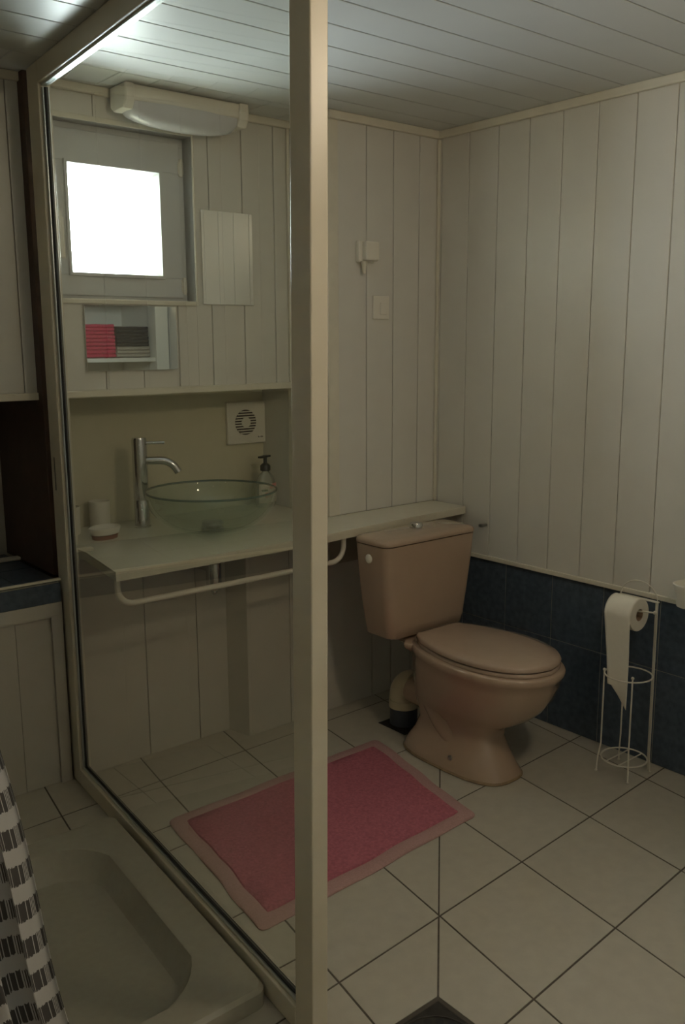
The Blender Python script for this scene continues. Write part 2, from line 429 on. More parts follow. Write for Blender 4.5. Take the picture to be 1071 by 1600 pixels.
loft(bm, [[Vector((x, WY-.003, z)) for x, z in o_], [Vector((x, WY-.016, z)) for x, z in o_], [Vector((x, WY-.016, z)) for x, z in m_], [Vector((x, WY+.018, z)) for x, z in i_],
          [Vector((x, WY+.04, z)) for x, z in i_], [Vector((x, WY+.04, z)) for x, z in o_]], closed=True)
obj('glazing_bead', bm, M['winframe'], wn)
bm = bmesh.new(); box(bm, (gx0-.005, WY+.018, gz0-.005), (gx1+.005, WY+.024, gz1+.005)); obj('pane', bm, M['winglass'], wn)
for z in (1.70, 2.115):
    bm = bmesh.new(); cyl(bm, (-1.030, WY-.008, z-.03), (-1.030, WY-.008, z+.03), .007, 14); box(bm, (-1.040, WY-.008, z-.022), (-1.018, WY+.006, z+.022), bev=.002)
    obj('hinge', bm, M['white'], wn, smooth=True)
bm = bmesh.new(); box(bm, (-1.515, WY-.014, 1.86), (-1.490, WY-.003, 1.93), bev=.003); box(bm, (-1.512, WY-.036, 1.775), (-1.493, WY-.024, 1.91), bev=.005); cyl(bm, (-1.5025, WY-.012, 1.895), (-1.5025, WY-.030, 1.895), .008)
obj('window_handle', bm, M['white'], wn)

# ---------------------------------------------------------------- counter and basin
bm = bmesh.new()
CT = [(-1.580, YN-.001), (-1.580, .05), (-1.625, -.262), (-.84, -.262), (-.70, -.246), (-.0145, -.196), (-.0145, -.001), (XR-.001, -.001), (XR-.001, YN-.001)]
prism(bm, CT, ZC-.006, ZC, mi=0); 
ct2 = [(x, y) for x, y in CT]
prism(bm, ct2, ZC-.030, ZC-.0062, mi=1)
ct = obj('countertop', bm, [M['counter'], M['rim']])
tag(ct, 'long white laminate worktop carrying the glass basin, running to the corner behind the toilet', 'worktop')

BX, BY = -1.085, .060
t = thing('vessel_basin', 'round green-tinted glass vessel basin standing on the white worktop', 'basin', (BX, BY, ZC))
bm = bmesh.new()
R0 = .236
prof = []
for k in range(15):
    a = (k/14)*PI/2
    prof.append((.045+(R0-.045)*math.sin(a)**.95 if k else .045, .150*(1-math.cos(a))**1.0))
inn = [(max(r-.011, .02), z+.010 if k < 14 else z) for k, (r, z) in enumerate(prof)]
lathe(bm, [(.0005, .0)]+prof+[(prof[-1][0]-.005, prof[-1][1]+.004)]+inn[::-1]+[(.0005, .010)], n=72)
obj('bowl', bm, M['bowlglass'], t, smooth=True, ang=70)
bm = bmesh.new(); tube(bm, [(R0*.992*math.cos(2*PI*k/80), R0*.992*math.sin(2*PI*k/80), .152) for k in range(80)], .0040, 10, closed=True)
obj('rim', bm, M['bowlrim'], t, smooth=True)['label'] = 'dark green polished glass edge'
bm = bmesh.new(); lathe(bm, [(.006, .024), (.036, .024), (.039, .028), (.037, .038), (.006, .041)], n=36)
lathe(bm, [(.014, .011), (.014, .025)], n=24)
lathe(bm, [(.028, .011), (.041, .011), (.041, .014), (.028, .014)], n=36, closed=True)
obj('basin_waste', bm, M['steel'], t, smooth=True)['label'] = 'round metal plug in the basin'

t = thing('mixer_tap', 'tall chrome column mixer tap left of the glass basin', 'tap', (-1.238, .305, ZC))
bm = bmesh.new(); lathe(bm, [(.031, 0), (.031, .004), (.028, .006), (.028, .100), (.0268, .102), (.0268, .105), (.028, .107), (.028, .325), (.0255, .334)], n=40)
obj('tap_body', bm, M['chrome'], t, smooth=True)
bm = bmesh.new()
d = Vector((.86, -.51, 0)).normalized()
pa = []
for k in range(5): pa.append(d*(.02+.055*k/4)+Vector((0, 0, .248)))
for k in range(1, 8):
    a = k/7*math.radians(62); pa.append(d*(.075+.065*math.sin(a))+Vector((0, 0, .248-.065*(1-math.cos(a)))))
pa.append(pa[-1]+(pa[-1]-pa[-2]).normalized()*.012)
tube(bm, pa, .0148, 20); obj('spout', bm, M['chrome'], t, smooth=True)
bm = bmesh.new(); cyl(bm, d*.02+Vector((0, 0, .314)), d*.092+Vector((0, 0, .314)), .0058, 12); obj('lever', bm, M['chrome'], t, smooth=True)

# soap dispenser behind the basin
t = thing('soap_dispenser', 'clear soap bottle with black pump and flowery label behind the glass basin', 'soap dispenser', (-.648, .345, ZC), math.radians(20))
t.scale = (1.32, 1.32, 1.10)
bm = bmesh.new()
pr = [(.030, 0), (.040, .004), (.043, .03), (.043, .075), (.038, .105), (.026, .125), (.0135, .135), (.0135, .142)]
lathe(bm, pr, n=36, sx=1.0, sy=.62); obj('bottle', bm, M['liquid'], t, smooth=True, ang=60)
bm = bmesh.new()
def labelarc(bm, a0, a1, z0, z1, off, mi=0, n=14):
    vs = []
    for k in range(n+1):
        a = math.radians(a0+(a1-a0)*k/n)
        for z in (z0, z1):
            vs.append(bm.verts.new(((.043+off)*math.cos(a), .62*(.043+off)*math.sin(a)-off*.3, z)))
    for k in range(n):
        f = bm.faces.new((vs[2*k], vs[2*k+2], vs[2*k+3], vs[2*k+1])); f.material_index = mi
labelarc(bm, 190, 350, .022, .092, .0008, 0)
for (a0, a1, z0, z1, mi) in ((250, 285, .074, .090, 1), (262, 300, .080, .092, 1), (205, 240, .066, .073, 2), (290, 330, .067, .074, 2), (225, 240, .040, .060, 1), (246, 254, .044, .060, 1)):
    labelarc(bm, a0, a1, z0, z1, .0016, mi, 6)
lb = obj('bottle_label', bm, [M['label'], M['labelpink'], M['labelgreen']], t); lb['label'] = 'pale label with pink flower and green leaf marks'
bm = bmesh.new(); lathe(bm, [(.014, .138), (.016, .140), (.016, .158), (.011, .164), (.006, .168), (.006, .188), (.010, .190), (.010, .196), (.004, .197)], n=24)
box(bm, (-.030, -.008, .188), (.022, .008, .196), bev=.003); obj('pump', bm, M['black'], t, smooth=True)['label'] = 'black pump head'

# soap dish and two tumblers
t = thing('soap_dish', 'white oval soap dish with reddish wooden base at the left end of the worktop', 'soap dish', (-1.432, .215, ZC), math.radians(20))
bm = bmesh.new(); lathe(bm, [(.050, .0), (.052, .014)], n=40, sx=1, sy=.72); obj('dish_base', bm, M['wood'], t, smooth=True)['label'] = 'reddish brown wooden base'
bm = bmesh.new(); lathe(bm, [(.046, .014), (.056, .018), (.062, .034), (.062, .040), (.058, .041), (.054, .034), (.040, .026), (.001, .024)], n=40, sx=1, sy=.75)
obj('dish_top', bm, M['white'], t, smooth=True)
def tumbler(loc, label):
    bm = bmesh.new(); lathe(bm, [(.034, 0), (.036, .004), (.038, .098), (.0385, .101), (.036, .101), (.0335, .008), (.0005, .007)], n=36)
    o = obj('tumbler', bm, M['white'], smooth=True); o.location = loc; return tag(o, label, 'tumbler', 'white tumblers on the worktop')
tumbler((-1.365, .395, ZC), 'right one of two white tumblers, standing behind the soap dish against the niche wall')
tumbler((-1.500, .355, ZC), 'white tumbler half hidden behind the shower frame at the worktop left end')

# chrome trap
bm = bmesh.new(); cx, cy = BX-.02, .03
lathe(bm, [(.017, .80), (.017, .745), (.022, .742), (.022, .725), (.020, .72), (.0285, .712), (.0285, .628), (.022, .612), (.012, .606)], c=(cx, cy, 0), n=28)
cyl(bm, (cx, cy, .69), (cx-.01, YR-.0005, .69), .016, 18); ball(bm, (cx, cy, .603), .012)
tag(obj('basin_trap', bm, M['chrome'], smooth=True), 'chrome bottle trap under the worktop below the basin', 'trap')

# towel bar under the counter edge
bm = bmesh.new()
path = [(-1.600, -.215, .79)]
for k in range(9):
    a = k/8*PI/2; path.append((-1.600+.055*(1-math.cos(a)), -.215, .755-.055*math.sin(a)))
path += [(-1.2, -.215, .699), (-.80, -.212, .699)]
for k in range(9):
    a = k/8*PI/2; path.append((-.745+.055*math.sin(a), -.210, .699+.055*(1-math.cos(a))))
path.append((-.690, -.210, .79))
tube(bm, path, .0095, 14)
tag(obj('towel_bar', bm, M['wire'], smooth=True), 'long white tube towel bar hanging under the worktop front edge', 'towel bar')

# ---------------------------------------------------------------- niche and wall items
# extractor fan
FX, FZ = -.676, 1.167
t = thing('extractor_fan', 'square white extractor fan with round louvred grille on the niche wall', 'fan', (FX, YN, FZ))
bm = bmesh.new(); box(bm, (-.094, -.018, -.087), (.094, 0, .087), bev=.004)
obj('fan_cover', bm, M['white'], t)
bm = bmesh.new()
t2 = bmesh.new(); cyl(t2, (-.006, -.0182, .002), (-.006, -.0192, .002), .052, 40); join(bm, t2)
obj('fan_opening', bm, M['slot'], t)['label'] = 'dark round opening behind the louvres'
for k in range(9):
    z = -.044+.011*k; hw = math.sqrt(max(.053**2-z*z, 0))
    b2 = bmesh.new(); box(b2, (-.006-hw, -.0225, z-.0026+.002), (-.006+hw, -.0185, z+.0026+.002), bev=.0008, seg=1); obj('louvre', b2, M['white'], t)
bm = bmesh.new(); cyl(bm, (-.006, -.018, .002), (-.006, -.024, .002), .0215, 30); obj('fan_hub', bm, M['white'], t)
bm = bmesh.new()
for k, hgt in enumerate((.006, .004, .006, .005)): box(bm, (.055+.007*k, -.0187, -.065), (.059+.007*k, -.018, -.065+hgt))
obj('fan_logo', bm, M['greytext'], t)['label'] = 'tiny grey lettering'

def mirror(loc, wd, ht, label, th=.005):
    t = thing('mirror', label, 'mirror', loc, 0, 'frameless mirrors beside the window')
    bm = bmesh.new(); box(bm, (-wd/2, -th, -ht/2), (wd/2, -.0012, ht/2), bev=.0008, seg=1); obj('mirror_glass', bm, M['mirror'], t)
    bm = bmesh.new(); box(bm, (-wd/2+.002, -.0012, -ht/2+.002), (wd/2-.002, 0, ht/2-.002)); obj('mirror_back', bm, M['steel'], t)
    return t
mirror((-1.282, YL-.009, 1.512), .350, .222, 'frameless landscape mirror below the window reflecting folded towels')
mirror((-.874, YL-.001, 1.803), .224, .336, 'frameless portrait mirror right of the window reflecting white boards')

# wall lamp over the window
t = thing('wall_light', 'long white wall light with curved opal diffuser above the window', 'light', (-1.115, YL, C))
bm = bmesh.new(); box(bm, (-.212, -.125, -.052), (.262, -.019, -.002), bev=.006)
obj('light_body', bm, M['white'], t)
bm = bmesh.new()
rings = []
NX = 20
for k in range(NX+1):
    s = -1+2*k/NX; x = s*.218+.024
    e = (1-abs(s)**6)**.5 if abs(s) < 1 else 0
    h = .036+.034*(1-s*s)**.5 if abs(s) < 1 else .028
    dp = .082+.010*(1-s*s)
    ring = []
    for q in range(13):
        a = PI*q/12
        ring.append(Vector((x, -.068-dp*.62*math.cos(a)*(.86+.14*e), -.048-h*math.sin(a)**.75*(.8+.2*e))))
    rings.append(ring)
loft(bm, rings); obj('diffuser', bm, M['opal'], t, smooth=True, ang=60)
for sx in (-1, 1):
    bm = bmesh.new()
    xa, xb = (-.214, -.180) if sx < 0 else (.226, .264)
    rg = []
    for x, sc in ((xa, .92), (xa+.004, 1), (xb-.004, 1), (xb, .97)):
        pts = [(-.019, -.002), (-.130, -.002), (-.133, -.030), (-.130, -.055), (-.112, -.078), (-.040, -.080), (-.019, -.065)]
        rg.append([Vector((x, -.075+(y+.075)*sc, -.05+(z+.05)*sc)) for y, z in pts])
    loft(bm, rg); obj('end_cap', bm, M['white'], t)

# pull-cord socket and light switch on the right of the post
t = thing('wall_socket', 'boxy white socket with a plug nub below, on the boards above the light switch', 'socket', (-.408, 0, 1.835))
bm = bmesh.new(); box(bm, (-.040, -.020, -.040), (.044, 0, .040), bev=.005); obj('socket_box', bm, M['white'], t)
bm = bmesh.new(); box(bm, (-.024, -.046, -.034), (.044, -.018, .038), bev=.007); obj('plug_cover', bm, M['white'], t)
bm = bmesh.new(); tube(bm, [(-.016, -.022, -.036), (-.016, -.022, -.055), (-.016, -.022, -.082)], [.016, .009, .007], 14); obj('plug_nub', bm, M['trim'], t, smooth=True)
t = thing('light_switch', 'square white rocker light switch on the boards below the socket', 'light switch', (-.322, 0, 1.628))
bm = bmesh.new(); box(bm, (-.042, -.009, -.045), (.042, 0, .045), bev=.003); obj('switch_plate', bm, M['white'], t)
bm = bmesh.new(); box(bm, (-.008, -.014, -.028), (.028, -.008, .020), bev=.003); obj('rocker', bm, M['white'], t)

# ---------------------------------------------------------------- left shower niche
t = bmesh.new(); box(t, (-1.632, .196, .722), (-1.612, .64, 1.312), bev=.001); box(t, (-1.632, .196, 1.31), (-1.612, YL-.001, C-.002), bev=.001)
tag(obj('brown_board', t, M['brown']), 'tall dark brown board standing edge-on behind the shower frame', 'board')
# tiled ledge
t = thing('tiled_ledge', 'dark blue tiled ledge with white edge strip left of the shower frame', 'ledge', (-1.63, YR, 0))
bm = bmesh.new()
def lb_(x0, x1, y0, y1, z0, z1, m=0, b=.001): box(bm, (x0+1.63, y0-YR, z0), (x1+1.63, y1-YR, z1), bev=b, mi=m, seg=1)
lb_(XW, -1.641, YR+.004, .64, .62, .714, 1, 0)
xs = [-1.640, -1.775, -2.005, -2.24, -2.47, -2.70, -2.93, -3.16, XW]
for a, b in zip(xs, xs[1:]):
    if a-b < .02: continue
    for y0, y1 in ((YR+.008, .372), (.375, .64)): lb_(b+.0015, a-.0015, y0, y1, .712, .718)
lb_(XW, -1.638, YR, YR+.006, .645, .710, 0)
obj('ledge_tiles', bm, [M['blue'], M['bluegrout']], t)
bm = bmesh.new(); box(bm, (XW+1.63, -.006, .7185), (-.007, .008, .727), bev=.003); obj('edge_strip', bm, M['trim'], t)['label'] = 'white plastic edge strip'
# boxed-in front below the ledge
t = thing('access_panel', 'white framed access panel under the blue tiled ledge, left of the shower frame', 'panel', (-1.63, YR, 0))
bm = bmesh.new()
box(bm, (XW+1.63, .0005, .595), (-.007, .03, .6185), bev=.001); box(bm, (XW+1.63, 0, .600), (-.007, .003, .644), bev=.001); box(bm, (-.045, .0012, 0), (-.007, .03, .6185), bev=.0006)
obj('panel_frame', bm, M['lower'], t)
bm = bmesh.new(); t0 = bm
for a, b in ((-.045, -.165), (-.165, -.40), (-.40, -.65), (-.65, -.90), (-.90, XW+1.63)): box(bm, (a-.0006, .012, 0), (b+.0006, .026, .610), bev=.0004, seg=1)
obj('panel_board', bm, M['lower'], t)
bm = bmesh.new(); box(bm, (-1.80, .50, .7195), (-1.63, .535, .731), bev=.004)
tag(obj('razor_handle', bm, M['white']), 'slim white stick lying on the blue tiled ledge', 'stick')

# ---------------------------------------------------------------- shower partition
AN = -math.atan2(.132, 1.558)
t = thing('shower_screen', 'tall glass shower screen in a cream frame with a square post', 'shower screen', (-1.757, -1.378, 0), AN)
L = 1.563
def part(name, a, b, m, bev=.003, lab=None):
    bm = bmesh.new(); box(bm, a, b, bev=bev); o = obj(name, bm, m, t)
    if lab: o['label'] = lab
    return o
po_ = part('post', (0, 0, .012), (.0395, .070, C-.002), M['frame'], .003)
for v in po_.data.vertices: v.co.x += max(0, v.co.z)*.0085; v.co.y -= v.co.z*.002
part('post_foot', (.004, .004, 0), (.036, .064, .0125), M['rubber'], .004, 'black rubber foot')
part('wall_stile', (0, L-.103, .0), (.040, L, C-.002), M['frame'], .003)
part('top_rail', (0, .072, 2.262), (.040, L-.102, C-.002), M['frame'], .003)
part('bottom_rail', (0, .070, .0), (.039, L-.102, .058), M['frame'], .003)
part('glass_channel', (.010, .072, .058), (.031, L-.102, .068), M['alu'], .002, 'aluminium channel')
part('glass_channel', (.010, .072, 2.255), (.031, L-.102, 2.263), M['alu'], .002, 'aluminium channel')
part('glass_channel', (.010, L-.116, .068), (.031, L-.102, 2.251), M['alu'], .002, 'aluminium channel')
part('glass_seal', (.0145, .074, .068), (.0265, L-.115, .073), M['rubber'], .001, 'black rubber seal')
part('glass_seal', (.0145, L-.121, .070), (.0265, L-.115, 2.249), M['rubber'], .001, 'black rubber seal')
part('glass_panel', (.0175, .068, .066), (.0235, L-.110, 2.255), M['glass'], 0)
part('latch', (-.0012, L-.085+.045, 1.02), (.002, L-.085+.051, 1.13), M['black'], 0, 'small black slot')

# ---------------------------------------------------------------- shower tray
t = thing('shower_tray', 'grey-white acrylic shower tray with sunken floor beside the glass screen', 'shower tray', (-2.1, -.75, 0))
bm = bmesh.new()
def sk(pts):   # tray follows the slight slant of the screen
    return [Vector((p.x+2.1+.083*(p.y+.20), p.y+.75, p.z)) for p in pts]
x0, x1, y0, y1 = -2.55, -1.667, -1.205, -.258
out = lambda r, z, g=0: sk(rrect(x0+g, x1-g, y0+g, y1-g, r, z, 6))
def inner(g, z, rr):
    return sk([Vector(p) for p in octa(x0+.075+g, x1-.098-g, y0+.085+g, y1-.088-g, rr, z)])
def octa(a, b, c, d, r, z):
    pts = []
    for cx_, cy_, a0 in ((b-r, d-r, 0), (a+r, d-r, 90), (a+r, c+r, 180), (b-r, c+r, 270)):
        for k in range(7):
            an = math.radians(a0+90*k/6)
            # between a chamfer and a round corner
            rx, ry = math.cos(an), math.sin(an); s = (abs(rx)+abs(ry)); q = 1/ s*.45+.55
            pts.append((cx_+r*rx*q, cy_+r*ry*q, z))
    return pts
loft(bm, [out(.03, 0), out(.03, .040), out(.03, .050, .008), inner(-.006, .050, .12), inner(.0, .047, .12), inner(.022, -.022, .11), inner(.030, -.032, .105), inner(.05, -.036, .09)], cap0=False)
obj('tray_body', bm, M['tray'], t, smooth=True, ang=35)
bm = bmesh.new(); lathe(bm, [(.001, -.031), (.040, -.031), (.045, -.035)], c=(-.25, -.15, 0), n=32); obj('tray_waste', bm, M['chrome'], t, smooth=True)

# ---------------------------------------------------------------- shower curtain
def curtain():
    nu, nv = 150, 90
    bm = bmesh.new(); uvl = bm.loops.layers.uv.new('UVMap')
    W = .55
    rows = []
    for j in range(nv+1):
        z = .22+(2.05-.22)*j/nv
        xr = -2.276-.150*(z-.32)-.10*max(0, z-.9) + .004*math.sin(z*11)
        row = []
        for i in range(nu+1):
            u = i/nu; s = u*W
            k = .8+.2*math.cos(z*2)
            x = xr-s*.62+.010*math.sin(s*88+.6)*k
            y = -1.35+.024*math.sin(s*62+.9+z*.7)*k*min(1, .25+s*14)
            row.append((bm.verts.new((x, y, z)), s, z))
        rows.append(row)
    for j in range(nv):
        for i in range(nu):
            q = (rows[j][i], rows[j][i+1], rows[j+1][i+1], rows[j+1][i])
            f = bm.faces.new([a[0] for a in q])
            for l, a in zip(f.loops, q): l[uvl].uv = (a[1], a[2])
    o = obj('shower_curtain', bm, curtain_mat(), smooth=True, ang=80)
    md = o.modifiers.new('thickness', 'SOLIDIFY'); md.thickness = .0012
    return o
def curtain_mat():
    m = bpy.data.materials.new('striped_curtain'); m.use_nodes = True; nt = m.node_tree; b = nt.nodes['Principled BSDF']
    b.inputs['Roughness'].default_value = .85; b.inputs['Specular IOR Level'].default_value = .2
    N = nt.nodes.new; K = nt.links.new
    def math_(op, a, c=None, cl=False):
        n = N('ShaderNodeMath'); n.operation = op; n.use_clamp = cl
        for q, v in enumerate((a, c)):
            if v is None: continue
            if isinstance(v, (int, float)): n.inputs[q].default_value = v
            else: K(v, n.inputs[q])
        return n.outputs[0]
    uv = N('ShaderNodeUVMap'); sp = N('ShaderNodeSeparateXYZ'); K(uv.outputs[0], sp.inputs[0])
    u, v = sp.outputs[0], sp.outputs[1]
    pp = N('ShaderNodeMath'); pp.operation = 'PINGPONG'; K(math_('ADD', u, .022), pp.inputs[0]); pp.inputs[1].default_value = .045
    zig = pp.outputs[0]
    wn_ = N('ShaderNodeTexWhiteNoise'); wn_.noise_dimensions = '1D'; K(math_('FLOOR', math_('MULTIPLY', u, 900)), wn_.inputs['W'])
    jag = math_('MULTIPLY', wn_.outputs['Value'], .006)
    ph = math_('FRACT', math_('DIVIDE', math_('ADD', math_('ADD', v, math_('MULTIPLY', zig, .55)), jag), .068))
    band = math_('GREATER_THAN', ph, .47)
    wn2 = N('ShaderNodeTexWhiteNoise'); wn2.noise_dimensions = '1D'; K(math_('FLOOR', math_('MULTIPLY', u, 900)), wn2.inputs['W'])
    hair = math_('LESS_THAN', wn2.outputs['Value'], .74)
    fac = math_('MULTIPLY', band, hair)
    mx = N('ShaderNodeMix'); mx.data_type = 'RGBA'; K(fac, mx.inputs['Factor'])
    mx.inputs['A'].default_value = (.55, .54, .52, 1); mx.inputs['B'].default_value = (.085, .08, .075, 1)
    K(mx.outputs['Result'], b.inputs['Base Color'])
    return m
tag(curtain(), 'white shower curtain with jagged black stripes hanging at the left edge', 'shower curtain')
bm = bmesh.new(); cyl(bm, (XW, -1.35, 2.06), (-2.40, -1.35, 2.06), .012); tube(bm, [(-2.40, -1.35, 2.06), (-2.40, -1.35, C)], .008)
tag(obj('curtain_rail', bm, M['white'], smooth=True), 'white curtain rail above the striped shower curtain', 'curtain rail')

# ---------------------------------------------------------------- toilet
TX = -.462
t = thing('toilet', 'beige ceramic close-coupled toilet standing in the corner under the worktop end', 'toilet', (TX, -.60, 0))
def egg(hw, yb, yf, z, cx=0, sq=2.5, n=56, wide=.42, fsq=2.05):
    yc = yb+(yf-yb)*wide
    pts = []
    for k in range(n):
        a = 2*PI*k/n; c, s = math.cos(a), math.sin(a)
        e = sq if s > 0 else fsq
        x = hw*math.copysign(abs(c)**(2/e), c); y = (yb-yc if s > 0 else yc-yf)*math.copysign(abs(s)**(2/e), s)
        pts.append(Vector((cx+x, yc+y+.60, z)))
    return pts
HW = [(0, .62), (.06, .69), (.15, .80), (.28, .92), (.42, .99), (.54, 1.0), (.66, .97), (.78, .87), (.87, .73), (.94, .54), (.98, .33), (1.0, 0)]
def wfun(s):
    for (a, u), (b, v) in zip(HW, HW[1:]):
        if s <= b: return u+(v-u)*(s-a)/(b-a)
    return 0
def dshape(hw, yb, yf, z, cx=0, n=28, rb=.02):
    pts = []
    L_ = yb-yf
    for k in range(n+1):
        q = k/n; s_ = 1-(1-q)**1.7 if q > 0 else 0
        s_ = min(1, s_)
        pts.append((hw*wfun(s_), yb-L_*s_))
    # smooth the sampled outline
    for _ in range(2):
        pts = [pts[0]]+[((a[0]+2*b[0]+c[0])/4, (a[1]+2*b[1]+c[1])/4) for a, b, c in zip(pts, pts[1:], pts[2:])]+[pts[-1]]
    pts[-1] = (0, yf)
    b0 = pts[0]
    right = [(b0[0]*.5, yb+.0), (b0[0]*.85, yb-.002)] + [(b0[0]*.97, yb-.012)] + pts[2:]
    left = [(-x, y) for x, y in right[:-1]][::-1]
    return [Vector((cx+x, y+.60, z)) for x, y in right+left]
def mixr(A, B, f, z):   # blend of two outlines with the same point count
    return [Vector((a.x*(1-f)+b.x*f, a.y*(1-f)+b.y*f, z)) for a, b in zip(A, B)]
bm = bmesh.new()
SC = .018
def foot(hw, yb, yf, z, cx):   # rounded foot outline sampled with the same count as dshape
    n = len(dshape(.1, -.4, -.9, 0)); yc = (yb+yf)/2; hl = (yb-yf)/2; pts = []
    for k in range(n):
        a = PI/2-2*PI*(k+.5)/n+0; c, s = math.cos(a), math.sin(a)
        pts.append(Vector((cx+hw*math.copysign(abs(c)**(2/2.9), c), yc+.60+hl*math.copysign(abs(s)**(2/2.9), s), z)))
    return pts
TOP = lambda hw, yb, yf, z: dshape(hw, yb, yf, z, SC)
rg = [foot(.122, -.385, -.868, 0, -.022), foot(.122, -.385, -.868, .014, -.022), foot(.112, -.392, -.850, .035, -.020), foot(.094, -.425, -.815, .085, -.016),
      foot(.086, -.440, -.790, .130, -.012), foot(.092, -.430, -.795, .160, -.006)]
low = lambda hw, yf, z: foot(hw, -.40, yf, z, .006)
rg += [mixr(low(.116, -.835, 0), TOP(.116, -.41, -.835, 0), .3, .185), mixr(low(.140, -.885, 0), TOP(.142, -.42, -.885, 0), .5, .212),
       mixr(low(.160, -.928, 0), TOP(.162, -.425, -.928, 0), .75, .250), TOP(.175, -.43, -.962, .295), TOP(.183, -.43, -.982, .345),
       TOP(.187, -.43, -.990, .372), TOP(.193, -.428, -.997, .380), TOP(.196, -.426, -1.001, .390), TOP(.196, -.426, -1.001, .403), TOP(.190, -.43, -.995, .4095), TOP(.12, -.50, -.92, .410)]
loft(bm, rg)
# flange that carries the tank
fl_ = [(-.118, .158), (-.122, .168), (-.118, .178), (-.085, .205), (-.070, .30), (.100, .30), (.110, .20), (.138, .178), (.140, .165), (.134, .155), (.125, .10), (-.070, .10)]
def flr(k, z): return [Vector((.015+(x-.015)*k, .13+(y-.13)*k, z)) for x, y in fl_]
loft(bm, [flr(.55, .350), flr(.80, .375), flr(.96, .388), flr(1, .394), flr(1, .406), flr(.97, .4095)])
bowl = obj('bowl', bm, M['ceramic'], t, smooth=True, ang=50)
# trapway bulge along the side
bm = bmesh.new()
path = [(-.052, .10, .225), (-.058, .07, .20), (-.062, .02, .155), (-.058, -.03, .105), (-.050, -.07, .06), (-.04, -.09, .03)]
rr_ = [.040, .048, .052, .052, .048, .04]
tube(bm, path, rr_, 20); tube(bm, [(-p[0]-.012, p[1], p[2]) for p in path], rr_, 20)
tube(bm, [(-.010, .10, .185), (-.004, .20, .180), (0, .245, .178)], [.06, .052, .052], 24)
obj('trapway', bm, M['ceramic'], t, smooth=True, ang=60)
bm = bmesh.new(); loft(bm, [foot(.124, -.383, -.870, 0, -.022), foot(.127, -.381, -.873, .004, -.022), foot(.122, -.385, -.868, .010, -.022)])
obj('base_seal', bm, M['stain'], t, smooth=True)['label'] = 'yellowed sealant line around the foot'
bm = bmesh.new(); lathe(bm, [(.010, 0), (.010, .003), (.006, .006), (.001, .006)], n=16)
sc = obj('fixing_screw', bm, M['steel'], t, smooth=True); sc.location = (-.124, -.07, .048); sc.rotation_euler = (0, -PI/2.1, 0)
# seat ring and lid
bm = bmesh.new(); loft(bm, [TOP(.176, -.452, -.980, .4104), TOP(.179, -.450, -.983, .412), TOP(.179, -.450, -.983, .420), TOP(.176, -.452, -.980, .424), TOP(.10, -.54, -.88, .424)])
obj('seat', bm, M['seatm'], t, smooth=True, ang=50)
bm = bmesh.new(); loft(bm, [TOP(.173, -.452, -.976, .427), TOP(.181, -.447, -.984, .430), TOP(.182, -.446, -.985, .440), TOP(.176, -.452, -.978, .448), TOP(.147, -.48, -.94, .453), TOP(.08, -.57, -.83, .456)])
obj('seat_lid', bm, M['seatm'], t, smooth=True, ang=50)
bm = bmesh.new(); box(bm, (-.085, .145, .4100), (.100, .158, .436), bev=.008); obj('hinge', bm, M['seatm'], t)
# tank
def trr(x0, x1, y0, y1, r, z, n=6): return [Vector((p.x-TX, p.y+.60, p.z)) for p in rrect(x0, x1, y0, y1, r, z, n)]
bm = bmesh.new()
loft(bm, [trr(-.605, -.262, -.395, -.260, .03, .414), trr(-.628, -.243, -.410, -.251, .035, .424), trr(-.637, -.238, -.416, -.251, .035, .46), trr(-.655, -.226, -.422, -.251, .034, .56), trr(-.670, -.214, -.428, -.251, .032, .68), trr(-.678, -.206, -.431, -.251, .030, .775)])
obj('tank', bm, M['ceramic'], t, smooth=True, ang=50)
bm = bmesh.new()
loft(bm, [trr(-.674, -.210, -.428, -.252, .03, .777), trr(-.681, -.203, -.434, -.249, .036, .779), trr(-.683, -.201, -.436, -.249, .038, .788), trr(-.679, -.205, -.432, -.251, .038, .797), trr(-.664, -.22, -.418, -.262, .035, .803), trr(-.58, -.30, -.37, -.29, .02, .806)])
obj('tank_lid', bm, M['ceramic'], t, smooth=True, ang=50)
bm = bmesh.new(); lathe(bm, [(.024, 0), (.0245, .004), (.0245, .018), (.022, .023), (.001, .024)], n=30)
o = obj('flush_button', bm, M['chrome'], t, smooth=True); o.location = (-.438-TX, -.335+.60, .804); o['label'] = 'chrome flush button'
bm = bmesh.new(); lathe(bm, [(.017, 0), (.017, .003), (.013, .006), (.001, .006)], n=24)
o = obj('blanking_cap', bm, M['white'], t, smooth=True); o.location = (-.674-TX, -.335+.60, .725); o.rotation_euler = (0, -PI/2, 0); o['label'] = 'round white cap'

# waste pipe
t = thing('waste_pipe', 'cream and grey elbow waste pipe behind the toilet foot', 'pipe', (-.425, -.262, 0))
bm = bmesh.new()
pa = [(0, 0, .075), (0, 0, .115)]
for k in range(1, 9):
    a = k/8*PI/2; pa.append((0, -.062*(1-math.cos(a)), .115+.062*math.sin(a)))
pa.append((0, -.070, .177))
tube(bm, pa, [.056, .0565]+[.057]*8+[.060], 32)
tube(bm, [(0, 0, .072), (0, 0, .104)], .0595, 32); obj('elbow', bm, M['pipe'], t, smooth=True)['label'] = 'cream plastic elbow'
bm = bmesh.new(); tube(bm, [(0, 0, 0.0), (0, 0, .074)], .055, 32); obj('pipe_stub', bm, M['pipegrey'], t, smooth=True)['label'] = 'dark grey pipe stub'
bm = bmesh.new(); box(bm, (-.080, -.090, .0), (.06, .062, .0012)); obj('floor_cutout', bm, M['hole'], t)['label'] = 'dark cut-out in the tile'
